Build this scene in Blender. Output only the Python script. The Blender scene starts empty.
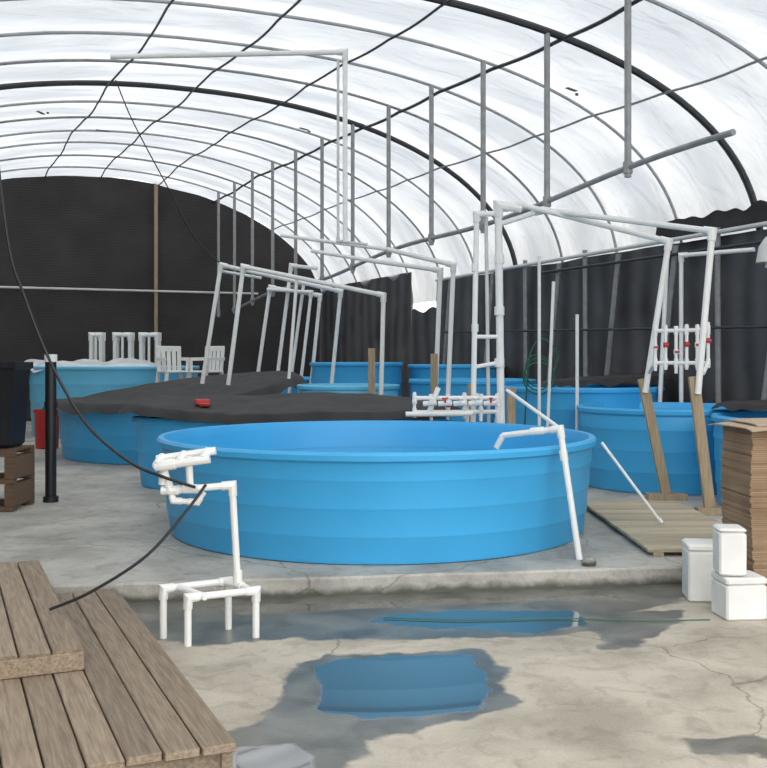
import bpy, math, random
from mathutils import Vector, noise, Matrix
random.seed(7)
S=bpy.context.scene
ANG=math.radians(24); CA=math.cos(ANG); SA=math.sin(ANG)
def L(u,v,z=0): return (CA*u-SA*v, SA*u+CA*v, z)

# ------------------------------------------------------------ materials
def newmat(name):
    m=bpy.data.materials.new(name); m.use_nodes=True
    nt=m.node_tree; b=nt.nodes['Principled BSDF']; return m,nt,b
def pmat(name,col,rough=.5,metal=0,var=.12,scale=4,bump=0,bscale=30,col2=None,stretch=(1,1,1),island=0,spec=.5):
    m,nt,b=newmat(name)
    b.inputs['Roughness'].default_value=rough; b.inputs['Metallic'].default_value=metal
    b.inputs['Specular IOR Level'].default_value=spec
    tc=nt.nodes.new('ShaderNodeTexCoord'); mp=nt.nodes.new('ShaderNodeMapping')
    mp.inputs['Scale'].default_value=stretch
    nt.links.new(tc.outputs['Object'],mp.inputs['Vector'])
    n=nt.nodes.new('ShaderNodeTexNoise'); n.inputs['Scale'].default_value=scale; n.inputs['Detail'].default_value=6
    nt.links.new(mp.outputs['Vector'],n.inputs['Vector'])
    r=nt.nodes.new('ShaderNodeValToRGB')
    c=col; d=col2 or tuple(x*(1-var*2) for x in col)
    r.color_ramp.elements[0].position=.3; r.color_ramp.elements[1].position=.7
    r.color_ramp.elements[0].color=(*d,1); r.color_ramp.elements[1].color=(*c,1)
    nt.links.new(n.outputs['Fac'],r.inputs['Fac'])
    out=r.outputs['Color']
    if island:
        g=nt.nodes.new('ShaderNodeNewGeometry'); mr=nt.nodes.new('ShaderNodeMapRange')
        mr.inputs['To Min'].default_value=1-island; mr.inputs['To Max'].default_value=1+island*.7
        nt.links.new(g.outputs['Random Per Island'],mr.inputs['Value'])
        h=nt.nodes.new('ShaderNodeHueSaturation'); nt.links.new(out,h.inputs['Color']); nt.links.new(mr.outputs['Result'],h.inputs['Value']); out=h.outputs['Color']
    nt.links.new(out,b.inputs['Base Color'])
    if bump:
        n2=nt.nodes.new('ShaderNodeTexNoise'); n2.inputs['Scale'].default_value=bscale; n2.inputs['Detail'].default_value=5
        nt.links.new(mp.outputs['Vector'],n2.inputs['Vector'])
        bp=nt.nodes.new('ShaderNodeBump'); bp.inputs['Strength'].default_value=bump; bp.inputs['Distance'].default_value=.02
        nt.links.new(n2.outputs['Fac'],bp.inputs['Height']); nt.links.new(bp.outputs['Normal'],b.inputs['Normal'])
    return m
M={}
M['blue']=pmat('tank_blue',(.055,.42,.79),.45,var=.05,scale=1.5)
M['blue2']=pmat('tank_pale_blue',(.15,.55,.80),.45,var=.06,scale=1.5)
M['water']=pmat('tank_water',(.06,.38,.66),.06,var=.05)
M['pvc']=pmat('white_pvc',(.84,.84,.81),.4,var=.04,scale=6)
M['pvcold']=pmat('weathered_pvc',(.66,.67,.64),.45,var=.10,scale=3)
M['red']=pmat('red_plastic',(.55,.03,.03),.4,var=.1)
M['steel']=pmat('galvanised_pipe',(.32,.33,.33),.5,.2,var=.15,scale=8)
M['steeld']=pmat('dark_steel_pipe',(.05,.052,.055),.5,.3,var=.15,scale=8)
M['steell']=pmat('light_hoop_pipe',(.42,.43,.44),.55,.0,var=.12,scale=8)
M['wood']=pmat('weathered_deck_wood',(.34,.265,.185),.75,scale=9,stretch=(7,.5,7),col2=(.19,.142,.097),bump=.4,bscale=14,island=.22)
M['woodx']=pmat('pallet_wood',(.52,.44,.31),.75,scale=9,stretch=(.5,7,7),col2=(.36,.30,.21),bump=.3,bscale=14,island=.2)
M['post']=pmat('lumber_post',(.42,.33,.21),.75,scale=9,stretch=(7,7,.5),col2=(.27,.20,.12),bump=.3,bscale=14)
M['cloth']=pmat('black_shade_cloth',(.034,.032,.032),.8,var=.25,scale=3,bump=.5,bscale=6)
M['card']=pmat('corrugated_cardboard',(.34,.235,.145),.9,scale=3,col2=(.24,.16,.095),island=.16)
M['cardtop']=pmat('cardboard_face',(.46,.35,.24),.85,scale=3,var=.08)
M['foam']=pmat('white_foam',(.80,.80,.76),.6,var=.08,scale=5)
M['blackp']=pmat('black_plastic',(.015,.016,.02),.4,var=.2)
M['hose']=pmat('black_hose',(.012,.012,.014),.45,var=.2)
M['ghose']=pmat('green_hose',(.02,.14,.08),.4,var=.2)
M['crate']=pmat('dark_crate_wood',(.16,.10,.06),.8,scale=8,stretch=(1,6,6),var=.2)
M['plastic']=pmat('white_plastic_sheet',(.75,.77,.78),.3,var=.1,scale=4,bump=.4,bscale=8)
M['tape']=pmat('grey_scrap',(.16,.16,.17),.6)

def film():
    m=bpy.data.materials.new('greenhouse_poly_film'); m.use_nodes=True; nt=m.node_tree; nt.nodes.clear()
    N=nt.nodes; K=nt.links
    o=N.new('ShaderNodeOutputMaterial'); tc=N.new('ShaderNodeTexCoord')
    mp=N.new('ShaderNodeMapping'); mp.inputs['Scale'].default_value=(.5,1.4,.5); K.new(tc.outputs['Object'],mp.inputs['Vector'])
    n=N.new('ShaderNodeTexNoise'); n.inputs['Scale'].default_value=1.0; n.inputs['Detail'].default_value=5; n.inputs['Distortion'].default_value=.8
    K.new(mp.outputs['Vector'],n.inputs['Vector'])
    w=N.new('ShaderNodeTexWave'); w.bands_direction='Y'; w.inputs['Scale'].default_value=.209; w.inputs['Distortion'].default_value=1.2; w.inputs['Detail'].default_value=2; w.inputs['Detail Scale'].default_value=.6
    K.new(tc.outputs['Object'],w.inputs['Vector'])
    mm=N.new('ShaderNodeMath'); mm.operation='MULTIPLY_ADD'; mm.inputs[1].default_value=.25; K.new(w.outputs['Fac'],mm.inputs[0]); K.new(n.outputs['Fac'],mm.inputs[2])
    r=N.new('ShaderNodeValToRGB'); r.color_ramp.elements[0].position=.42; r.color_ramp.elements[1].position=.80
    r.color_ramp.elements[0].color=(.385,.405,.425,1); r.color_ramp.elements[1].color=(.56,.57,.575,1)  # shading of folds between hoops painted into the film colour
    K.new(mm.outputs[0],r.inputs['Fac'])
    tl=N.new('ShaderNodeBsdfTranslucent'); tr=N.new('ShaderNodeBsdfTransparent'); gl=N.new('ShaderNodeBsdfDiffuse')
    gl.inputs['Color'].default_value=(.78,.79,.8,1)
    K.new(r.outputs['Color'],tl.inputs['Color']); K.new(r.outputs['Color'],tr.inputs['Color'])
    n2=N.new('ShaderNodeTexNoise'); n2.inputs['Scale'].default_value=2.2; n2.inputs['Distortion'].default_value=.8; n2.inputs['Detail'].default_value=3; K.new(mp.outputs['Vector'],n2.inputs['Vector'])
    bp=N.new('ShaderNodeBump'); bp.inputs['Strength'].default_value=.8; bp.inputs['Distance'].default_value=.22
    K.new(n2.outputs['Fac'],bp.inputs['Height']); K.new(bp.outputs['Normal'],tl.inputs['Normal'])
    m1=N.new('ShaderNodeMixShader'); m1.inputs[0].default_value=.12
    K.new(tl.outputs[0],m1.inputs[1]); K.new(tr.outputs[0],m1.inputs[2])
    m2=N.new('ShaderNodeMixShader'); m2.inputs[0].default_value=.15
    K.new(m1.outputs[0],m2.inputs[1]); K.new(gl.outputs[0],m2.inputs[2])
    K.new(m2.outputs[0],o.inputs[0]); return m
M['film']=film()
def curtain(name,a,c,bands,dirn):
    m,nt,b=newmat(name); b.inputs['Roughness'].default_value=.8
    tc=nt.nodes.new('ShaderNodeTexCoord')
    w=nt.nodes.new('ShaderNodeTexWave'); w.bands_direction=dirn; w.inputs['Scale'].default_value=bands; w.inputs['Distortion'].default_value=2.5; w.inputs['Detail'].default_value=3
    nt.links.new(tc.outputs['Object'],w.inputs['Vector'])
    n=nt.nodes.new('ShaderNodeTexNoise'); n.inputs['Scale'].default_value=1.2; n.inputs['Detail'].default_value=6
    nt.links.new(tc.outputs['Object'],n.inputs['Vector'])
    mx=nt.nodes.new('ShaderNodeMath'); mx.operation='MULTIPLY_ADD'; mx.inputs[1].default_value=.35; nt.links.new(w.outputs['Fac'],mx.inputs[0]); nt.links.new(n.outputs['Fac'],mx.inputs[2])
    r=nt.nodes.new('ShaderNodeValToRGB'); r.color_ramp.elements[0].color=(*a,1); r.color_ramp.elements[1].color=(*c,1); r.color_ramp.elements[0].position=.35;r.color_ramp.elements[1].position=.95
    nt.links.new(mx.outputs[0],r.inputs['Fac']); nt.links.new(r.outputs['Color'],b.inputs['Base Color']); return m
M['curtain']=curtain('end_shade_curtain',(.019,.017,.017),(.044,.040,.040),5,'Z')
M['curtr']=curtain('side_shade_curtain',(.028,.028,.030),(.10,.10,.105),.6,'Y')
def concrete(name,wet):
    m,nt,b=newmat(name); N=nt.nodes; K=nt.links
    tc=N.new('ShaderNodeTexCoord')
    def nz(s,d=7,dist=0):
        n=N.new('ShaderNodeTexNoise'); n.inputs['Scale'].default_value=s; n.inputs['Detail'].default_value=d; n.inputs['Distortion'].default_value=dist
        K.new(tc.outputs['Object'],n.inputs['Vector']); return n
    a=nz(1.7,9,.4); r=N.new('ShaderNodeValToRGB'); r.color_ramp.elements[0].position=.34; r.color_ramp.elements[1].position=.60
    if wet: r.color_ramp.elements[0].color=(.32,.285,.225,1); r.color_ramp.elements[1].color=(.50,.45,.365,1)
    else: r.color_ramp.elements[0].color=(.31,.30,.265,1); r.color_ramp.elements[1].color=(.48,.46,.41,1)
    K.new(a.outputs['Fac'],r.inputs['Fac'])
    f=nz(60,4); mr=N.new('ShaderNodeMapRange'); mr.inputs['To Min'].default_value=.82; mr.inputs['To Max'].default_value=1.15; K.new(f.outputs['Fac'],mr.inputs['Value'])
    h=N.new('ShaderNodeHueSaturation'); K.new(r.outputs['Color'],h.inputs['Color']); K.new(mr.outputs['Result'],h.inputs['Value'])
    col=h.outputs['Color']
    s1=nz(7,8,1.0); sr=N.new('ShaderNodeValToRGB'); sr.color_ramp.elements[0].position=.34; sr.color_ramp.elements[1].position=.5
    sr.color_ramp.elements[0].color=(.6,.58,.55,1); sr.color_ramp.elements[1].color=(1,1,1,1); K.new(s1.outputs['Fac'],sr.inputs['Fac'])
    ms=N.new('ShaderNodeMix'); ms.data_type='RGBA'; ms.blend_type='MULTIPLY'; ms.inputs['Factor'].default_value=.45; K.new(col,ms.inputs['A']); K.new(sr.outputs['Color'],ms.inputs['B']); col=ms.outputs['Result']
    # hairline cracks
    vo=N.new('ShaderNodeTexVoronoi'); vo.feature='DISTANCE_TO_EDGE'; vo.inputs['Scale'].default_value=.45
    dn=nz(2.5,5); ve=N.new('ShaderNodeVectorMath'); ve.operation='MULTIPLY_ADD'; ve.inputs[1].default_value=(.35,.35,0); K.new(dn.outputs['Color'],ve.inputs[0]); K.new(tc.outputs['Object'],ve.inputs[2]); K.new(ve.outputs[0],vo.inputs['Vector'])
    cr=N.new('ShaderNodeMapRange'); cr.inputs['From Min'].default_value=.0; cr.inputs['From Max'].default_value=.004; cr.inputs['To Min'].default_value=.55; cr.inputs['To Max'].default_value=1; K.new(vo.outputs['Distance'],cr.inputs['Value'])
    hc=N.new('ShaderNodeHueSaturation'); K.new(col,hc.inputs['Color']); K.new(cr.outputs['Result'],hc.inputs['Value']); col=hc.outputs['Color']
    bp=N.new('ShaderNodeBump'); bp.inputs['Strength'].default_value=.25; bp.inputs['Distance'].default_value=.01
    K.new(f.outputs['Fac'],bp.inputs['Height'])
    b.inputs['Roughness'].default_value=.7
    if not wet:
        sx=N.new('ShaderNodeSeparateXYZ'); K.new(tc.outputs['Object'],sx.inputs[0])
        d2=nz(9,6); ad=N.new('ShaderNodeMath'); ad.operation='MULTIPLY_ADD'; ad.inputs[1].default_value=-.09; K.new(d2.outputs['Fac'],ad.inputs[0]); K.new(sx.outputs['Z'],ad.inputs[2])
        mz=N.new('ShaderNodeMapRange'); mz.inputs['From Min'].default_value=-.03; mz.inputs['From Max'].default_value=.02; mz.inputs['To Min'].default_value=.85; mz.inputs['To Max'].default_value=0; K.new(ad.outputs[0],mz.inputs['Value'])
        md=N.new('ShaderNodeMix'); md.data_type='RGBA'; K.new(mz.outputs['Result'],md.inputs['Factor']); K.new(col,md.inputs['A']); md.inputs['B'].default_value=(.04,.045,.03,1); col=md.outputs['Result']
    if wet:
        at=N.new('ShaderNodeAttribute'); at.attribute_name='wet'
        aw=N.new('ShaderNodeAttribute'); aw.attribute_name='water'
        e=nz(7,7)
        def addn(src,amt):
            s=N.new('ShaderNodeMath'); s.operation='MULTIPLY_ADD'; s.inputs[1].default_value=amt; s.inputs[2].default_value=-amt/2; K.new(e.outputs['Fac'],s.inputs[0])
            ad=N.new('ShaderNodeMath'); ad.operation='ADD'; K.new(src,ad.inputs[0]); K.new(s.outputs[0],ad.inputs[1]); return ad.outputs[0]
        st=N.new('ShaderNodeMapRange'); st.inputs['From Min'].default_value=.43; st.inputs['From Max'].default_value=.57; K.new(addn(at.outputs['Fac'],.7),st.inputs['Value'])
        mix=N.new('ShaderNodeMix'); mix.data_type='RGBA'; K.new(st.outputs['Result'],mix.inputs['Factor'])
        d=nz(3,8,.5); rd=N.new('ShaderNodeValToRGB'); rd.color_ramp.elements[0].color=(.075,.076,.064,1); rd.color_ramp.elements[1].color=(.19,.185,.158,1)
        rd.color_ramp.elements[0].position=.34; rd.color_ramp.elements[1].position=.66
        K.new(d.outputs['Fac'],rd.inputs['Fac'])
        K.new(col,mix.inputs['A']); K.new(rd.outputs['Color'],mix.inputs['B'])
        mix2=N.new('ShaderNodeMix'); mix2.data_type='RGBA'
        sw=N.new('ShaderNodeMapRange'); sw.inputs['From Min'].default_value=.42; sw.inputs['From Max'].default_value=.58; K.new(addn(aw.outputs['Fac'],.6),sw.inputs['Value'])
        K.new(sw.outputs['Result'],mix2.inputs['Factor']); K.new(mix.outputs['Result'],mix2.inputs['A']); mix2.inputs['B'].default_value=(.07,.075,.07,1)
        col=mix2.outputs['Result']
        rr=N.new('ShaderNodeMapRange'); rr.inputs['To Min'].default_value=.7; rr.inputs['To Max'].default_value=.28; K.new(st.outputs['Result'],rr.inputs['Value'])
        mm=N.new('ShaderNodeMix'); K.new(sw.outputs['Result'],mm.inputs[0]); K.new(rr.outputs['Result'],mm.inputs[2]); mm.inputs[3].default_value=.03
        K.new(mm.outputs[0],b.inputs['Roughness'])
        sp=N.new('ShaderNodeMapRange'); sp.inputs['To Min'].default_value=1.45; sp.inputs['To Max'].default_value=3.8; K.new(sw.outputs['Result'],sp.inputs['Value']); K.new(sp.outputs['Result'],b.inputs['IOR'])
        bs=N.new('ShaderNodeMapRange'); bs.inputs['To Min'].default_value=.25; bs.inputs['To Max'].default_value=.0; K.new(sw.outputs['Result'],bs.inputs['Value']); K.new(bs.outputs['Result'],bp.inputs['Strength'])
    K.new(col,b.inputs['Base Color']); K.new(bp.outputs['Normal'],b.inputs['Normal'])
    return m
M['ground']=concrete('wet_concrete_floor',True)
M['slab']=concrete('concrete_slab',False)

# ------------------------------------------------------------ mesh builder
class MB:
    def __init__(s): s.v=[];s.f=[];s.m=[];s.mats=[]
    def mi(s,k):
        if k not in s.mats: s.mats.append(k)
        return s.mats.index(k)
    def add(s,vs,fs,k):
        o=len(s.v); s.v+= [tuple(x) for x in vs]; i=s.mi(k)
        for f in fs: s.f.append(tuple(a+o for a in f)); s.m.append(i)
    def tube(s,pts,r,k,n=8,cap=True):
        P=[Vector(p) for p in pts]; vs=[]
        up=None
        for i,p in enumerate(P):
            if i==0: d=P[1]-P[0]
            elif i==len(P)-1: d=P[-1]-P[-2]
            else: d=(P[i]-P[i-1]).normalized()+(P[i+1]-P[i]).normalized()
            if d.length<1e-6: d=P[i]-P[i-1]
            d.normalize()
            if up is None:
                a=Vector((0,0,1)) if abs(d.z)<.9 else Vector((1,0,0))
                x=d.cross(a).normalized()
            else:
                x=(up-d*up.dot(d)).normalized()
            up=x; y=d.cross(x)
            sc=1.0
            if 0<i<len(P)-1:
                c=(P[i]-P[i-1]).normalized().dot(d); sc=1/max(.6,c)
            for j in range(n):
                t=2*math.pi*j/n; vs.append(p+(x*math.cos(t)+y*math.sin(t))*r*(sc if len(P)<8 else 1))
        fs=[]
        for i in range(len(P)-1):
            for j in range(n):
                a=i*n+j;b=i*n+(j+1)%n; fs.append((a,b,b+n,a+n))
        if cap: fs.append(tuple(range(n-1,-1,-1))); fs.append(tuple((len(P)-1)*n+j for j in range(n)))
        s.add(vs,fs,k)
    def pipe(s,pts,r,k,fit=True):
        P=[Vector(p) for p in pts]
        for i in range(len(P)-1): s.tube([P[i],P[i+1]],r,k,10)
        if fit:
            for i in range(1,len(P)-1):
                a=(P[i-1]-P[i]); b=(P[i+1]-P[i]); la=min(r*3,a.length*.45); lb=min(r*3,b.length*.45)
                s.tube([P[i]+a.normalized()*la,P[i],P[i]+b.normalized()*lb],r*1.28,k,10)
    def collar(s,p,d,r,k,l=None):
        p=Vector(p);d=Vector(d).normalized(); l=l or r*3; s.tube([p-d*l/2,p+d*l/2],r*1.3,k,10)
    def box(s,c,d,k,rot=0,tilt=None,bev=0):
        hx,hy,hz=d[0]/2,d[1]/2,d[2]/2
        if bev:
            vs=[];b=bev
            for (z,q) in ((-hz,b),(-hz+b,0),(hz-b,0),(hz,b)):
                x=hx-q;y=hy-q
                for (sx,sy) in ((1,1),(-1,1),(-1,-1),(1,-1)):
                    if sx*sy>0: pr=[(sx*x,sy*(y-b)),(sx*(x-b),sy*y)]
                    else: pr=[(sx*(x-b),sy*y),(sx*x,sy*(y-b))]
                    for (px,py) in pr: vs.append((px,py,z))
            fs=[]
            for i in range(3):
                for j in range(8):
                    a=i*8+j;bb=i*8+(j+1)%8; fs.append((a,bb,bb+8,a+8))
            fs.append(tuple(range(7,-1,-1))); fs.append(tuple(range(24,32)))
        else:
            vs=[(x,y,z) for z in(-hz,hz) for (x,y) in((-hx,-hy),(hx,-hy),(hx,hy),(-hx,hy))]
            fs=[(3,2,1,0),(4,5,6,7),(0,1,5,4),(1,2,6,5),(2,3,7,6),(3,0,4,7)]
        R=Matrix.Rotation(rot,3,'Z')
        if tilt is not None: R=tilt@R
        vs=[Vector(c)+R@Vector(v) for v in vs]
        s.add(vs,fs,k)
    def beam(s,p0,p1,w,t,k):
        p0=Vector(p0);p1=Vector(p1);d=(p1-p0).normalized()
        a=Vector((0,1,0)) if abs(d.y)<.9 else Vector((1,0,0))
        x=d.cross(a).normalized(); y=d.cross(x)
        vs=[p+x*sx*w/2+y*sy*t/2 for p in(p0,p1) for sx,sy in((-1,-1),(1,-1),(1,1),(-1,1))]
        s.add(vs,[(3,2,1,0),(4,5,6,7),(0,1,5,4),(1,2,6,5),(2,3,7,6),(3,0,4,7)],k)
    def lathe(s,c,prof,k,n=96,sx=1,sy=1,cap0=False,cap1=False):
        vs=[];fs=[]
        for (r,z) in prof:
            for j in range(n):
                t=2*math.pi*j/n; vs.append((c[0]+r*sx*math.cos(t),c[1]+r*sy*math.sin(t),c[2]+z))
        for i in range(len(prof)-1):
            for j in range(n):
                a=i*n+j;b=i*n+(j+1)%n; fs.append((a,b,b+n,a+n))
        if cap0: fs.append(tuple(range(n-1,-1,-1)))
        if cap1: fs.append(tuple((len(prof)-1)*n+j for j in range(n)))
        s.add(vs,fs,k)
    def obj(s,name,rot=0,loc=(0,0,0),angle=35):
        me=bpy.data.meshes.new(name); me.from_pydata(s.v,[],s.f)
        for k in s.mats: me.materials.append(M[k])
        for i,p in enumerate(me.polygons): p.material_index=s.m[i]; p.use_smooth=True
        me.update(); me.set_sharp_from_angle(angle=math.radians(angle))
        o=bpy.data.objects.new(name,me); S.collection.objects.link(o); o.rotation_euler[2]=rot; o.location=loc
        return o

SL=.13
UC,UH,ZS=3.7,6.1,2.9
V0,V1=.9,26.0
def prm(v):
    t=max(0,min(1,(v-9)/13)); return 2.72+.66*t, 2.4-.4*t   # rise, exponent
def roofz(u,v,off=0):
    R,e=prm(v); x=min(1,abs((u-UC)/(UH+off))); return ZS+(R+off)*(1-x**e)**(1/e)
def hoop(t,v,off=0):
    R,e=prm(v); c,s=math.cos(t),math.sin(t)
    return (UC+(UH+off)*math.copysign(abs(c)**(2/e),c), ZS+(R+off)*max(0,s)**(2/e))

# ------------------------------------------------------------ floor
def sd(poly,x,y):
    ins=False;dm=9
    n=len(poly)
    for i in range(n):
        x1,y1=poly[i];x2,y2=poly[(i+1)%n]
        if (y1>y)!=(y2>y) and x<(x2-x1)*(y-y1)/(y2-y1)+x1: ins=not ins
        dx,dy=x2-x1,y2-y1; t=max(0,min(1,((x-x1)*dx+(y-y1)*dy)/(dx*dx+dy*dy)))
        dm=min(dm,math.hypot(x-x1-t*dx,y-y1-t*dy))
    return dm if ins else -dm
WET=[[(-1.75,6.9),(2.35,7.45),(2.0,6.72),(1.5,6.4),(1.35,6.05),(.9,5.90),(.27,5.84),(-.5,5.86),(-1.05,5.68),(-1.6,5.9)],
 [(-.46,5.34),(-.32,5.56),(.54,5.60),(.66,5.29),(.56,4.94),(.66,4.77),(.26,4.5),(-.05,4.27),(-.1,3.99),(-.15,3.5),(-.85,3.5),(-.72,4.35),(-.54,4.65),(-.46,4.94),(-.53,5.17)],
 [(1.4,6.5),(1.95,6.5),(1.65,5.95),(1.4,5.65),(1.22,5.65),(1.25,6.0)],
 [(1.3,4.3),(1.6,4.35),(1.9,4.2),(1.6,4.1),(1.3,4.15)]]
WAT=[[(-.36,5.31),(-.233,5.46),(.093,5.52),(.47,5.51),(.52,5.22),(.50,4.87),(.42,4.66),(.17,4.57),(-.105,4.55),(-.32,4.66),(-.30,4.94)],
 [(-.64,4.20),(-.40,4.24),(-.28,4.12),(-.25,3.6),(-.7,3.6)],
 [(.05,6.40),(.5,6.5),(1.25,6.48),(1.27,6.15),(.9,5.98),(.3,6.08),(-.1,6.22)],
 [(-1.2,6.62),(-.3,6.72),(1.6,6.95),(1.6,6.85),(.4,6.66),(-.9,6.40)]]
def axis(lo,hi,a,b,st):
    r=[lo,(lo+a)/2]; n=int(round((b-a)/st))
    r+=[a+i*(b-a)/n for i in range(n+1)]; r+=[(hi+b)/2,hi]; return r
xs=axis(-60,60,-2.2,2.7,.028); ys=axis(-30,90,3.4,7.6,.028)
vs=[];wet=[];wat=[]
for y in ys:
    for x in xs:
        vs.append((x,y,0))
        if -2.3<x<2.75 and 3.3<y<7.7:
            q=noise.noise(Vector((x*3,y*3,0)))*.06+noise.noise(Vector((x*9,y*9,3)))*.03
            a=max(sd(p,x,y) for p in WET)+q; b=max(sd(p,x,y) for p in WAT)+q*.5
            wet.append(max(0,min(1,.5+a/.22))); wat.append(max(0,min(1,.5+b/.16)))
        else: wet.append(0);wat.append(0)
nx=len(xs); fs=[(j*nx+i,j*nx+i+1,(j+1)*nx+i+1,(j+1)*nx+i) for j in range(len(ys)-1) for i in range(nx-1)]
me=bpy.data.meshes.new('floor'); me.from_pydata(vs,[],fs); me.materials.append(M['ground'])
for nm,dat in (('wet',wet),('water',wat)):
    at=me.attributes.new(nm,'FLOAT','POINT'); at.data.foreach_set('value',dat)
me.update(); fo=bpy.data.objects.new('floor',me); S.collection.objects.link(fo)

b=MB()
edge=[]
for i in range(121):
    X=-5.34+i*(7.2+5.34)/120; edge.append((X,6.98+.14*X+.02*noise.noise(Vector((X*1.8,0,0)))+.012*noise.noise(Vector((X*7,0,0)))))
far=[(-1.66,27.7),(-12.75,22.75)]
loop=edge+far; n=len(loop); ne=121
top=[(x,y,SL) for x,y in loop]; mid=[(x,y-.012 if i<ne else y,SL-.015) for i,(x,y) in enumerate(loop)]; bot=[(x,y-.012 if i<ne else y,0) for i,(x,y) in enumerate(loop)]
fs=[tuple(range(n))]
for k in range(2):
    for i in range(n): j=(i+1)%n; fs.append((k*n+j,k*n+i,(k+1)*n+i,(k+1)*n+j))
b.add(top+mid+bot,fs,'slab'); b.obj('concrete_slab',angle=20)

# ------------------------------------------------------------ building
b=MB(); nv=200; nt_=72; vs=[]
for i in range(nv+1):
    v=V0+(V1-V0)*i/nv
    ph=abs(math.sin(math.pi*(v-.9)/1.5))
    for j in range(nt_+1):
        t=math.pi*j/nt_
        o=.05-.09*ph*(1+.8*noise.noise(Vector((v*.9,j*.22,0))))
        u,z=hoop(t,v,o); vs.append((u,v,z))
fs=[(i*(nt_+1)+j,i*(nt_+1)+j+1,(i+1)*(nt_+1)+j+1,(i+1)*(nt_+1)+j) for i in range(nv) for j in range(nt_)]
b.add(vs,fs,'film'); b.obj('ceiling',ANG)

b=MB()
v=.9; k=3
while v<V1+.1:
    dark=k in (9,13)
    r=.045 if dark else .022
    if v>V1-.7: dark=True; r=.03
    b.tube([(hoop(math.pi*j/60,v)[0],v,hoop(math.pi*j/60,v)[1]) for j in range(61)],r,'steeld' if dark else ('steell' if k%3 else 'steel'),8)
    for uu in (UC-UH,UC+UH-.02): b.tube([(uu,v,0),(uu,v,ZS+.15)],.035,'steel',8)
    v+=1.5;k+=1
for u in (2.42,3.7,5.13,6.65,8.2):
    pts=[]
    for i in range(120):
        vv=V0+(V1-V0)*i/119
        pts.append((u+.035*math.sin(vv*1.35+u),vv,roofz(u,vv)-.05-.02*abs(math.sin(math.pi*(vv-.9)/1.5))))
    b.tube(pts,.016 if u!=6.65 else .024,'steeld' if u!=8.2 else 'steel',6)
b.obj('hoop_house_frame',ANG)

b=MB()
def rail(v): return 3.64-.05*(v-6.9)*.9+.05*math.sin(v)
b.tube([(6.5,6.9+i*.45,rail(6.9+i*.45)) for i in range(38)],.032,'steel',8)
for k in range(12):
    v=8.4+1.5*k
    if v<25: b.tube([(6.5,v,roofz(6.5,v)),(6.5,v,rail(v)-.1)],.036,'steel',8); b.tube([(6.5,v,rail(v)-.06),(6.5,v,rail(v)+.06)],.05,'steel',8)
b.obj('hanging_roof_truss',ANG)
def sheet(b,u0,v0,u1,v1,z0,z1f,k,n=120,m=8,fold=.05):
    vs=[]
    for i in range(n+1):
        t=i/n; u=u0+(u1-u0)*t; v=v0+(v1-v0)*t; zt=z1f(t)
        for j in range(m+1):
            s_=j/m; f=fold*noise.noise(Vector((v*2.2,s_*.8,1)))+fold*.6*noise.noise(Vector((v*.8+s_*1.5,s_*3,4)))
            vs.append((u+f,v,z0+(zt-z0)*s_))
    b.add(vs,[(i*(m+1)+j,(i+1)*(m+1)+j,(i+1)*(m+1)+j+1,i*(m+1)+j+1) for i in range(n) for j in range(m)],k)
UR=UC+UH-.14
b=MB()
sheet(b,UR,V0,UR,18.9,0,lambda t:3.3+.05*noise.noise(Vector((t*14,0,0))),'curtr',200)
sheet(b,UR,18.9,UR,20.2,0,lambda t:2.72+.05*math.sin(t*9),'curtr',20)
sheet(b,UR,20.2,UR,25.9,0,lambda t:3.6,'curtr',40)
sheet(b,UR-.02,8.5,UR-.12,11.7,3.32,lambda t:3.62+.12*noise.noise(Vector((t*12,2,0))),'cloth',60,4)
b.obj('wall_right',ANG)
b=MB(); sheet(b,UC-UH+.14,V0,UC-UH+.14,25.9,0,lambda t:3.3,'curtr',160); b.obj('wall_left',ANG)
b=MB(); n=60; vs=[]
for i in range(n+1):
    t=math.pi*(1-i/n); u,z=hoop(t,V1,-.02)
    for j in range(9):
        vs.append((u,V1-.06+.03*noise.noise(Vector((u*1.2,j*.6,0))),z*j/8))
fs=[(i*9+j,(i+1)*9+j,(i+1)*9+j+1,i*9+j+1) for i in range(n) for j in range(8)]
b.add(vs,fs,'curtain'); b.obj('wall_back',ANG)
b=MB()
for u,k in ((.1,'steel'),(5.1,'post'),(-1.3,'steel')): b.tube([(u,V1-.2,SL),(u,V1-.2,roofz(u,V1))],.05,k,8)
b.tube([(-2.2,V1-.25,3.38),(7.8,V1-.25,3.4)],.028,'pvcold',8)
b.obj('end_wall_bracing',ANG)
b=MB()
for v in (7.9,8.8,9.3,11.3,12.6,14.2,16.4,18.1): b.tube([(UR-.12,v+.45,SL),(UR-.16,v-.10,3.25)],.042,'steel',8)
for v in (10.4,13.4,15.2): b.tube([(UR-.12,v,SL),(UR-.14,v,3.4)],.04,'steel',8)
b.tube([(UR-.22,6.5,3.35),(UR-.22,18.5,3.28)],.03,'pvcold',8)
b.tube([(UR-.24,6.5,3.10),(UR-.24,14.5,3.12)],.022,'steeld',8)
b.tube([(UR-.3,7.0,2.0),(UR-.3,18.5,2.2)],.018,'steeld',8)
b.obj('side_wall_bracing',ANG)
b=MB()
for (u,v,a) in ((1.6,18,1),(7.6,11,.4),(2.9,20,.2),(6.0,17,.5)):
    b.box((u,v,roofz(u,v)-.06),(.22,.05,.012),'tape',a); b.box((u+.12,v+.05,roofz(u+.12,v)-.06),(.10,.04,.012),'tape',a+.5)
b.obj('roof_tape_scraps',ANG)
b=MB()
b.pipe([(-3.41,12.5,5.42),(-.48,12.5,5.48),(-.48,12.5,3.1)],.032,'pvc')
b.pipe([(-.57,12.55,5.4),(-.57,12.55,3.12),(-.2,12.55,3.08)],.018,'pvcold')
b.obj('overhead_pvc_line')

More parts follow.
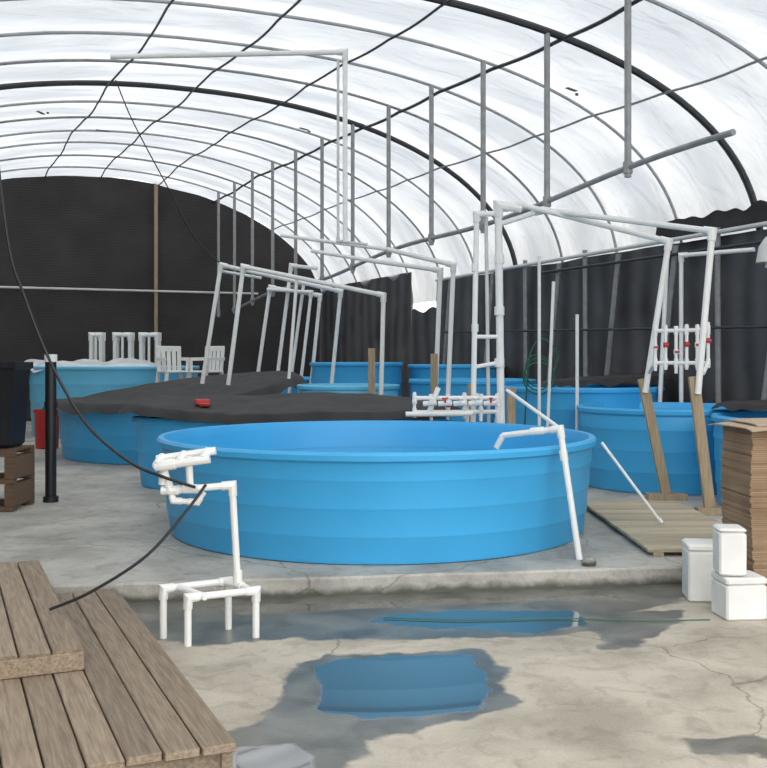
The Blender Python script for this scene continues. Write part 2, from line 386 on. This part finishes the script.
# ------------------------------------------------------------ tanks
def tank(name,x,y,R,h,sx=1,sy=1,col='blue',water=.75,z0=SL,n=128):
    b=MB(); rb=.945*R; T=R-rb
    pr=[(rb-.03,.0),(rb-.008,.008),(rb,.03)]
    for i in (1,2,3):
        zz=h*i/4.0; rr=rb+T*.72*zz/h
        pr+=[(rr-.002,zz-.020),(rr+.008,zz-.004),(rr+.010,zz+.006)]
    pr+=[(R-.035,h-.085),(R-.028,h-.075),(R,h-.06),(R+.004,h-.02),(R-.012,h),(R-.055,h),(R-.065,h-.02),(R-.075,h-.1),(rb-.05,.06),(rb-.12,.04),(.01,.04)]
    b.lathe((0,0,0),pr,col,n,sx,sy,cap0=True)
    zw=h*water; rw=(rb-.05)+(T-.02)*water-.004
    b.lathe((0,0,0),[(rw,zw),(.01,zw)],'water',n,sx,sy)
    return b.obj(name,loc=(x,y,z0),angle=42)
tank('blue_round_tank',-.06,9.14,1.96,.83,water=.66)
tank('blue_round_tank',-1.1,11.98,1.9,.83,1,.42)
tank('blue_round_tank',-3.3,16.0,1.85,.84)
tank('blue_round_tank',3.4,12.05,1.05,.95)
tank('blue_round_tank',4.5,10.2,1.1,.93)
tank('blue_round_tank',2.75,13.97,1.13,1.14)
tank('blue_round_tank',1.4,15.8,1.0,1.2)
tank('blue_round_tank',-.55,15.6,.8,1.12,col='blue2')
tank('blue_round_tank',-5.5,20.5,1.7,1.38,col='blue2')
tank('blue_round_tank',-2.16,20.1,1.2,1.15)
tank('blue_round_tank',-.5,18.3,.85,1.46)
tank('blue_round_tank',1.35,18.5,.9,1.42)

def cover(name,x,y,rx,ry,zf,k='cloth',droop=.16,seed=0,nr=30,na=110,d0=.93,wr=.014):
    b=MB(); vs=[(0,0,zf(0,0))]
    for i in range(1,nr+1):
        f=i/nr
        for j in range(na):
            t=2*math.pi*j/na
            w=1+.04*noise.noise(Vector((math.cos(t)*2+seed,math.sin(t)*2,seed)))
            px=rx*f*w*math.cos(t); py=ry*f*w*math.sin(t)
            z=zf(px,py)+wr*noise.noise(Vector((px*2.2,py*2.2,seed)))+wr*noise.noise(Vector((px*6,py*1.5,seed+2)))
            if f>d0: z-=droop*((f-d0)/(1-d0))*(1+.8*noise.noise(Vector((t*4,seed,0))))
            vs.append((px,py,z))
    fs=[(0,1+j,1+(j+1)%na) for j in range(na)]
    for i in range(nr-1):
        for j in range(na):
            a=1+i*na+j;c=1+i*na+(j+1)%na; fs.append((a,a+na,c+na,c))
    b.add(vs,fs,k)
    return b.obj(name,loc=(x,y,0),angle=60)
cover('shade_cloth_cover',-3.3,16.0,2.05,2.02,lambda x,y:max(1.01,1.15+.12*x+.10*y),droop=.13)
cover('shade_cloth_cover',-1.1,11.98,2.06,.94,lambda x,y:1.03+.10*(y+.9)+.015*math.sin(x*3),seed=3,droop=.09)
cover('shade_cloth_cover',3.15,14.2,.95,.75,lambda x,y:1.33+.06*max(0,1+x),seed=5,droop=.08)
cover('shade_cloth_cover',4.6,10.9,1.0,.6,lambda x,y:1.17+.12*max(0,x+.3),seed=8,droop=.06)
cover('white_plastic_cover',-5.8,20.3,1.5,1.3,lambda x,y:1.56+.10*math.sin(x*3)*math.cos(y*2),k='plastic',seed=9,wr=.04)
b=MB(); b.box((-2.13,11.75,1.135),(.17,.12,.07),'red',.3,bev=.012); b.box((-2.07,11.6,1.11),(.10,.12,.04),'red',-.2,bev=.01); b.obj('red_strap_buckle')

# ------------------------------------------------------------ decks
def boards(b,u0,u1,v0,v1,z,w,th,k,along='v',gap=.009):
    a0,a1=(u0,u1) if along=='v' else (v0,v1)
    n=int(round((a1-a0)/w)); w=(a1-a0)/n
    for i in range(n):
        c=a0+(i+.5)*w; e0=random.uniform(-.012,.012);e1=random.uniform(-.012,.012)
        if along=='v': b.box((c,(v0+v1+e0+e1)/2,z-th/2),(w-gap,v1-v0+e0-e1,th),k,bev=.004)
        else: b.box(((u0+u1)/2,c,z-th/2),(u1-u0+e0,w-gap,th),k,bev=.004)
b=MB()
boards(b,-.5,1.066,3.8,6.68,SL+.01,.148,.035,'wood')
for v in (3.86,4.8,5.75,6.6): b.box((.28,v,.052),(1.52,.04,.1),'wood')
b.box((1.03,5.24,.052),(.04,2.84,.1),'wood')
b.obj('wooden_deck',ANG)
b=MB()
boards(b,-.4,.64,4.98,7.3,SL+.118,.15,.035,'wood')
b.box((.12,4.985,SL+.056),(1.04,.035,.088),'wood',bev=.004)
for v in (6.0,7.2): b.box((.12,v,SL+.056),(1.02,.04,.088),'wood')
b.obj('wooden_pallet_platform',ANG)
b=MB()
boards(b,2.02,3.0,7.62,10.25,SL+.06,.16,.028,'woodx','u',.014)
for x in (2.1,2.5,2.92): b.box((x,8.93,SL+.017),(.08,2.6,.03),'woodx')
b.obj('slatted_wood_walkway')
for p0,p1,bs in (((3.03,10.72,SL+.07),(2.78,10.74,1.43),(.42,.16)),((3.17,9.72,SL+.07),(3.02,9.74,1.47),(.26,.14))):
    b=MB(); b.beam(p0,p1,.10,.05,'post'); b.box((p0[0],p0[1],SL+.035),(bs[0],bs[1],.07),'post',bev=.004)
    b.obj('leaning_lumber_post')
for (x,y,z) in ((-.17,14.4,1.8),(1.5,11.75,1.3),(1.05,11.9,1.35),(.72,14.2,1.72)):
    b=MB(); b.beam((x,y,SL),(x,y,z),.10,.05,'post'); b.box((x,y,SL+.02),(.2,.14,.04),'post'); b.obj('lumber_stake')

# ------------------------------------------------------------ PVC
b=MB(); r=.021
A=(-1.29,5.86);B=(-1.115,5.70);C=(-.94,6.06);D=(-.75,5.88)
b.pipe([(*A,0),(*A,.29),(*C,.29),(*C,0)],r,'pvc')
b.pipe([(*B,0),(*B,.275),(*D,.275),(*D,0)],r,'pvc')
b.pipe([(-1.2,5.885,.29),(-1.02,5.72,.275)],r,'pvc')
b.pipe([(-.98,6.05,.29),(-.87,5.97,.29),(-.80,5.90,.28)],r,'pvc')
b.pipe([(-.87,5.97,.29),(-.90,5.95,.885),(-1.26,5.9,.86),(-1.30,5.9,1.0)],r,'pvc')
b.collar((-.87,5.97,.33),(0,0,1),r,'pvc',.09)
b.pipe([(-1.14,5.9,.87),(-1.15,5.9,1.06)],r,'pvc')
b.pipe([(-1.34,5.87,1.0),(-1.30,5.87,1.01),(-1.02,5.87,1.05)],r*1.25,'pvc')
b.pipe([(-1.35,5.95,1.04),(-1.0,5.96,1.09)],r*1.15,'pvc')
for x in (-1.33,-1.2,-1.06): b.pipe([(x,5.86,1.01+.13*(x+1.33)),(x+.01,5.97,1.05+.13*(x+1.33))],r*1.3,'pvc')
b.collar((-1.26,5.9,.86),(1,0,0),r,'pvc',.1); b.collar((-1.14,5.9,.87),(1,0,0),r,'pvc',.09); b.collar((-1.30,5.9,.93),(0,0,1),r,'pvc',.07)
b.pipe([(-1.26,5.9,.86),(-1.24,5.9,.80),(-1.1,5.9,.79),(-1.06,5.9,.85)],r*.8,'pvc')
b.obj('pvc_pipe_stand')
b=MB()
b.pipe([(1.47,7.50,SL),(1.36,7.70,1.10),(.95,7.95,1.03)],.024,'pvc')
b.collar((1.2,7.80,1.075),(-.4,.23,-.05),.024,'pvc',.1); b.collar((1.38,7.665,.9),(.1,-.15,-.9),.024,'pvc',.08)
b.pipe([(1.36,7.70,1.10),(1.1,8.9,1.36)],.016,'pvc')
b.pipe([(.95,7.95,1.03),(.90,7.98,.93)],.024,'pvc')
b.obj('tank_fill_pipe')
b=MB(); b.pipe([(2.44,8.78,SL+.07),(1.93,8.85,.9)],.014,'pvc'); b.collar((2.43,8.78,SL+.09),(-.5,0,.7),.014,'pvc'); b.obj('leaning_pvc_pipe')
b=MB(); r=.032
b.pipe([(1.38,11.65,SL),(1.33,11.6,3.42),(1.6,11.6,3.38)],.045,'pvc')
b.pipe([(1.02,11.55,SL),(1.08,11.6,3.32),(1.33,11.6,3.33)],r,'pvc')
b.pipe([(1.24,11.7,SL),(1.20,11.7,3.3)],.022,'pvcold')
b.pipe([(1.33,11.6,3.2),(1.85,11.6,3.37),(3.19,9.7,2.88),(3.05,9.70,1.30)],r,'pvc')
b.pipe([(1.33,11.6,3.35),(1.55,11.65,3.45),(3.06,10.72,2.90),(2.80,10.70,1.28)],r,'pvc')
b.pipe([(1.85,11.6,3.37),(3.5,11.9,3.2)],.022,'pvcold')
for z in (.9,1.6,2.2,2.8): b.collar((1.345,11.61,z),(0,0,1),.045,'pvc',.1)
for z in (1.2,2.0,2.7): b.collar((1.06,11.59,z),(0,0,1),r,'pvc',.09)
b.pipe([(1.06,11.58,1.9),(1.34,11.61,1.9)],.024,'pvc')
b.pipe([(1.06,11.58,1.55),(1.34,11.61,1.6)],.024,'pvc')
b.obj('pvc_feed_line_frame')
def manifold(name,x0,x1,y0,y1,zl,zh,n,r=.02,k='pvc',legs=None,extra=None,red=True):
    b=MB()
    b.pipe([(x0,y0,zl),(x1,y1,zl)],r*1.2,k); b.pipe([(x0,y0,zh),(x1,y1,zh)],r*1.2,k)
    for i in range(n):
        t=i/(n-1); x=x0+(x1-x0)*t;y=y0+(y1-y0)*t; j=random.uniform(-.03,.03)
        b.pipe([(x,y,zl-.08+j),(x,y,zh+.05+j)],r,k)
        zc=(zl+zh)/2+j*2; hk='red' if (red or i==2) else k
        b.collar((x,y,zc),(0,0,1),r*1.1,hk if i%2 else k,.05); b.box((x,y-r*2.2,zc),(.05,.014,.022),hk,bev=.004)
        b.collar((x,y,zl),(0,0,1),r,k,.09); b.collar((x,y,zh),(0,0,1),r,k,.09)
    if legs:
        for p in legs: b.pipe(p,r*1.2,k)
    if extra: extra(b)
    b.obj(name)
manifold('valve_manifold',2.80,3.24,10.30,9.98,1.60,1.93,6,r=.017,legs=[[(2.80,10.30,1.60),(2.83,10.64,1.5)],[(3.24,9.98,1.6),(3.12,9.76,1.5)]])
def ex(b):
    for i in range(5):
        x=.45+i*.17; b.pipe([(x,11.22,1.14),(x+.14,11.17,1.15)],.03,'pvc'); b.box((x+.07,11.17,1.20),(.07,.03,.02),'red' if i in (1,4) else 'pvc',.3*i,bev=.004); b.tube([(x+.07,11.17,1.15),(x+.07,11.17,1.2)],.012,'red' if i in (1,4) else 'pvc')
    b.pipe([(.25,11.25,1.02),(1.0,11.2,1.03)],.03,'pvc')
    b.pipe([(.5,11.3,1.0),(.62,11.3,1.32)],.03,'pvc')
manifold('valve_manifold',.35,1.3,11.30,11.42,1.04,1.20,6,legs=[[(1.3,11.42,1.1),(1.32,11.5,SL)],[(.95,11.40,1.1),(.96,11.5,SL)]],extra=ex,red=False)
def frame(lines,name='pvc_feed_frame'):
    b=MB()
    for pts,r in lines: b.pipe(pts,r,'pvc')
    b.obj(name)
frame([([(-2.90,16,1.25),(-2.60,16,3.15),(-.71,16.6,2.77),(-.98,16.8,SL)],.034),([(-2.6,16.0,3.05),(-2.2,17.9,3.1)],.025)])
frame([([(-2.36,15.2,1.25),(-2.13,15.2,3.05),(0.0,14.65,2.58),(-.06,14.65,SL)],.034),([(-1.3,15.0,2.85),(-1.42,15.0,1.35)],.025)])
frame([([(-2.45,18.1,SL),(-2.05,18.1,2.95),(-1.15,18.15,2.8),(-1.42,18.15,SL)],.034)])
frame([([(-2.08,18.2,SL),(-1.68,18.2,3.35),(-1.2,18.25,3.3)],.034),([(-1.85,18.3,SL),(-1.45,18.3,3.1)],.03),([(-1.62,18.0,SL),(-1.30,18.0,2.85),(-2.1,18.0,2.9)],.03)])
frame([([(-.25,14.9,3.12),(.83,14.6,2.94),(.72,14.6,SL)],.036),([(-1.1,15.3,3.3),(-.25,14.9,3.12)],.03)])
frame([([(.05,14.0,3.18),(.98,14.0,2.96),(.86,14.0,SL)],.034),([(-1.5,14.6,3.45),(.05,14.0,3.18)],.028)])
frame([([(1.9,12.2,SL),(1.9,12.2,2.9)],.02),([(2.42,12.5,SL),(2.42,12.5,2.2)],.022),([(2.0,12.35,SL),(2.1,12.35,2.6)],.02)],'vertical_pvc_risers')
frame([([(3.9,13.1,SL),(3.9,13.1,3.0),(4.6,12.4,3.0)],.028),([(3.6,13.2,SL),(3.75,13.2,3.1)],.028)],'vertical_pvc_risers')
for x,w in ((-6.5,.22),(-5.9,.34),(-5.3,.36)):
    b=MB(); y=22.6
    for dy in (0,.2):
        b.pipe([(x-w/2,y+dy,SL),(x-w/2,y+dy,2.2),(x+w/2,y+dy,2.2),(x+w/2,y+dy,SL)],.045,'pvc')
    b.pipe([(x,y,SL),(x,y,2.2)],.03,'pvc')
    for z in (.8,1.5,2.2):
        b.pipe([(x-w/2,y,z),(x-w/2,y+.2,z)],.025,'pvc'); b.pipe([(x+w/2,y,z),(x+w/2,y+.2,z)],.025,'pvc')
    b.obj('white_pvc_rack')
def chair(x,y,z,rot):
    b=MB()
    for sx in(-1,1):
        for sy in(-1,1): b.beam((sx*.26,sy*.24,0),(sx*.22,sy*.2,.42),.055,.055,'foam')
    b.box((0,0,.43),(.50,.48,.04),'foam',bev=.012)
    b.box((0,.26,.86),(.50,.03,.10),'foam',bev=.01)
    for q in (-.2,-.1,0,.1,.2): b.beam((q,.22,.43),(q*1.05,.26,.86),.075,.02,'foam')
    for sx in(-1,1): b.beam((sx*.26,-.2,.43),(sx*.26,-.18,.66),.05,.04,'foam'); b.beam((sx*.26,-.24,.66),(sx*.26,.24,.67),.06,.03,'foam')
    return b.obj('white_plastic_chair',rot,(x,y,z))
b=MB(); b.box((-3.62,18.6,SL+.82),(1.15,.6,.05),'post',bev=.01)
for sx in (-.5,.5):
    for sy in (-.25,.25): b.box((-3.62+sx,18.6+sy,SL+.4),(.06,.06,.8),'post')
b.obj('work_bench')
chair(-3.32,18.6,SL+.852,-.6); chair(-3.9,18.6,SL+.852,.6)

# ------------------------------------------------------------ misc objects
b=MB(); z=0.0; n=82
for i in range(n):
    th=.0142; t=i/n
    j=.012*noise.noise(Vector((i*.35,0,0)))
    x0=2.45-.05*math.sin(t*2.2)+j+random.uniform(-.005,.005); y0=6.62+random.uniform(-.007,.007)+j-.03*t
    b.box((x0+.55,y0+.25,z+th/2),(1.1,.50,th-.0015),'card',.05+random.uniform(-.008,.008))
    z+=th
def topsheet(x0,y0,z0,w,d,rot,sag):
    vs=[];n1=12
    R=Matrix.Rotation(rot,3,'Z')
    for q in (0,.008):
        for i in range(n1+1):
            for j in range(n1+1):
                x=w*(i/n1-.5); y=d*(j/n1-.5); e=max(0,abs(i/n1-.5)*2-.75)+max(0,abs(j/n1-.5)*2-.75)
                vs.append(Vector((x0,y0,z0))+R@Vector((x,y,q-sag*e)))
    N=(n1+1)**2; fs=[]
    for i in range(n1):
        for j in range(n1):
            a=i*(n1+1)+j; fs.append((a,a+1,a+n1+2,a+n1+1)); fs.append((N+a,N+a+n1+1,N+a+n1+2,N+a+1))
    for i in range(n1):
        for (a,c) in ((i,i+1),(n1*(n1+1)+i,n1*(n1+1)+i+1),(i*(n1+1),(i+1)*(n1+1)),(i*(n1+1)+n1,(i+1)*(n1+1)+n1)): fs.append((a,c,N+c,N+a))
    b.add(vs,fs,'cardtop')
topsheet(2.42+.55,6.59+.25,z+.03,1.26,.66,.10,.06)
topsheet(2.46+.55,6.59+.25,z+.05,1.15,.60,.02,.04)
b.obj('cardboard_stack')
def foambox(x,y,z,w,d,h,lid=.05,rot=0):
    b=MB(); b.box((0,0,(h-lid)/2),(w*.985,d*.985,h-lid),'foam',bev=.012); b.box((0,0,h-lid/2),(w,d,lid-.003),'foam',bev=.012)
    return b.obj('styrofoam_box',rot,(x,y,z))
foambox(2.19,6.84,0,.25,.26,.39,rot=-.12)
foambox(2.26,6.36,0,.27,.24,.27,rot=.1)
foambox(2.20,6.36,.275,.17,.20,.30,lid=.03,rot=-.1)
b=MB()
cx=-4.12
for z in (SL+.03,SL+.30,SL+.57):
    for y in (9.9,10.4): b.box((cx,y,z),(.95,.10,.05),'crate')
for x in (cx-.43,cx,cx+.43):
    b.box((x,10.15,SL+.16),(.09,.6,.22),'crate'); b.box((x,10.15,SL+.43),(.09,.6,.22),'crate')
for i in range(6): b.box((cx,9.9+i*.1,SL+.605),(.95,.085,.02),'crate')
b.obj('stacked_pallets')
b=MB(); b.lathe((0,0,0),[(.36,0),(.40,.03),(.46,.78),(.50,.80),(.50,.86),(.45,.86),(.43,.78),(.36,.06),(.01,.06)],'blackp',4,1,.8,cap0=True)
o=b.obj('black_storage_bin',loc=(-4.0,10.16,SL+.62),angle=30)
for v_ in o.data.vertices:
    x,y=v_.co.x,v_.co.y; c=math.cos(math.pi/4);v_.co.x,v_.co.y=x*c-y*c/.8,(x*c*.8+y*c)*.9
b=MB(); b.tube([(0,0,0),(0,0,1.48)],.058,'blackp',16); b.tube([(0,0,1.48),(0,0,1.56)],.066,'pvc',16); b.tube([(0,0,0),(0,0,.06)],.08,'blackp',16); b.tube([(0,0,1.0),(0,0,1.06)],.068,'blackp',16)
b.obj('black_standpipe',loc=(-3.52,10.58,SL))
b=MB(); b.lathe((0,0,0),[(.17,0),(.19,.02),(.21,.60),(.225,.62),(.225,.66),(.20,.66),(.17,.05),(.01,.05)],'red',32,cap0=True); b.obj('red_bucket',loc=(-5.72,17.0,SL))
def smooth(pts,n=10):
    P=[Vector(p) for p in pts]; out=[]
    for i in range(len(P)-1):
        p0=P[max(0,i-1)];p1=P[i];p2=P[i+1];p3=P[min(len(P)-1,i+2)]
        for k in range(n):
            t=k/n; out.append(.5*((2*p1)+(p2-p0)*t+(2*p0-5*p1+4*p2-p3)*t*t+(3*p1-p0-3*p2+p3)*t**3))
    out.append(P[-1]); return out
b=MB()
b.tube(smooth([(-2.5,6.1,5.1),(-2.42,6.1,3.6),(-2.28,6.05,2.40),(-2.15,6,2.0),(-1.98,6,1.58),(-1.76,5.95,1.24),(-1.5,5.9,1.03),(-1.3,5.85,.95),(-1.1,5.85,.885)]),.009,'hose',8)
b.tube(smooth([(-1.04,5.85,.90),(-1.12,5.75,.78),(-1.32,5.6,.54),(-1.6,5.5,.36),(-1.82,5.45,.27)]),.009,'hose',8)
b.obj('hanging_black_hose')
b=MB(); b.tube(smooth([(-3.75,14,5.55),(-3.55,14.2,5.0),(-3.2,14.8,4.2),(-2.9,15.4,3.5),(-2.6,16,3.17)]),.009,'hose',6); b.obj('hanging_cable')
b=MB(); b.tube(smooth([(.0,6.30,.008),(.5,6.24,.008),(1.1,6.28,.008),(1.6,6.22,.008),(2.04,6.25,.008)]),.004,'ghose',6); b.obj('garden_string_line')
b=MB()
for q in range(3):
    b.tube([(1.95+.16*math.cos(t/4)*(1+.1*q),12.65-.04*q,1.50+.20*math.sin(t/4)-.05*q) for t in range(26)],.010,'ghose',6)
b.tube(smooth([(2.1,12.6,1.4),(2.2,12.6,1.7),(2.0,12.6,1.9),(1.85,12.6,1.7),(1.8,12.6,1.2),(1.75,12.6,.2)]),.010,'ghose',6)
b.obj('green_garden_hose')
b=MB(); b.lathe((0,0,0),[(.05,.30),(.08,.26),(.13,.18),(.16,0),(.14,0),(.11,.14),(.01,.16)],'pvcold',24); b.tube([(0,0,.28),(0,0,.6)],.015,'steel'); b.tube([(0,0,-.06),(0,0,.14)],.06,'foam',12)
b.obj('hanging_work_lamp',loc=(4.45,11.5,2.75))
b=MB(); b.lathe((0,0,0),[(.01,0),(.05,.005),(.06,.03),(.035,.055),(.01,.06)],'slab',10); b.obj('stone',loc=(1.5,7.3,SL))

# ------------------------------------------------------------ light
w=bpy.data.worlds.new('overcast'); S.world=w; w.use_nodes=True; nt=w.node_tree
bg=nt.nodes['Background']; bg.inputs['Strength'].default_value=2.25
tc=nt.nodes.new('ShaderNodeTexCoord'); n=nt.nodes.new('ShaderNodeTexNoise'); n.inputs['Scale'].default_value=1.5; n.inputs['Detail'].default_value=4
nt.links.new(tc.outputs['Generated'],n.inputs['Vector']); r=nt.nodes.new('ShaderNodeValToRGB')
r.color_ramp.elements[0].color=(.88,.91,.95,1); r.color_ramp.elements[1].color=(1,.99,.98,1); r.color_ramp.elements[0].position=.35;r.color_ramp.elements[1].position=.6
nt.links.new(n.outputs['Fac'],r.inputs['Fac']); nt.links.new(r.outputs['Color'],bg.inputs['Color'])
sl=bpy.data.lights.new('sun','SUN'); sl.energy=1.1; sl.angle=math.radians(60); so=bpy.data.objects.new('overcast_sun',sl); S.collection.objects.link(so); so.rotation_euler=(math.radians(55),0,math.radians(10))

cam=bpy.data.cameras.new('camera'); co=bpy.data.objects.new('camera',cam); S.collection.objects.link(co)
co.location=(0,0,1.63); co.rotation_euler=(math.radians(90),0,0)
cam.sensor_fit='HORIZONTAL'; cam.sensor_width=36; cam.lens=36*1000/767; cam.shift_y=-24/767; cam.clip_end=300
S.camera=co
S.view_settings.view_transform='Standard'
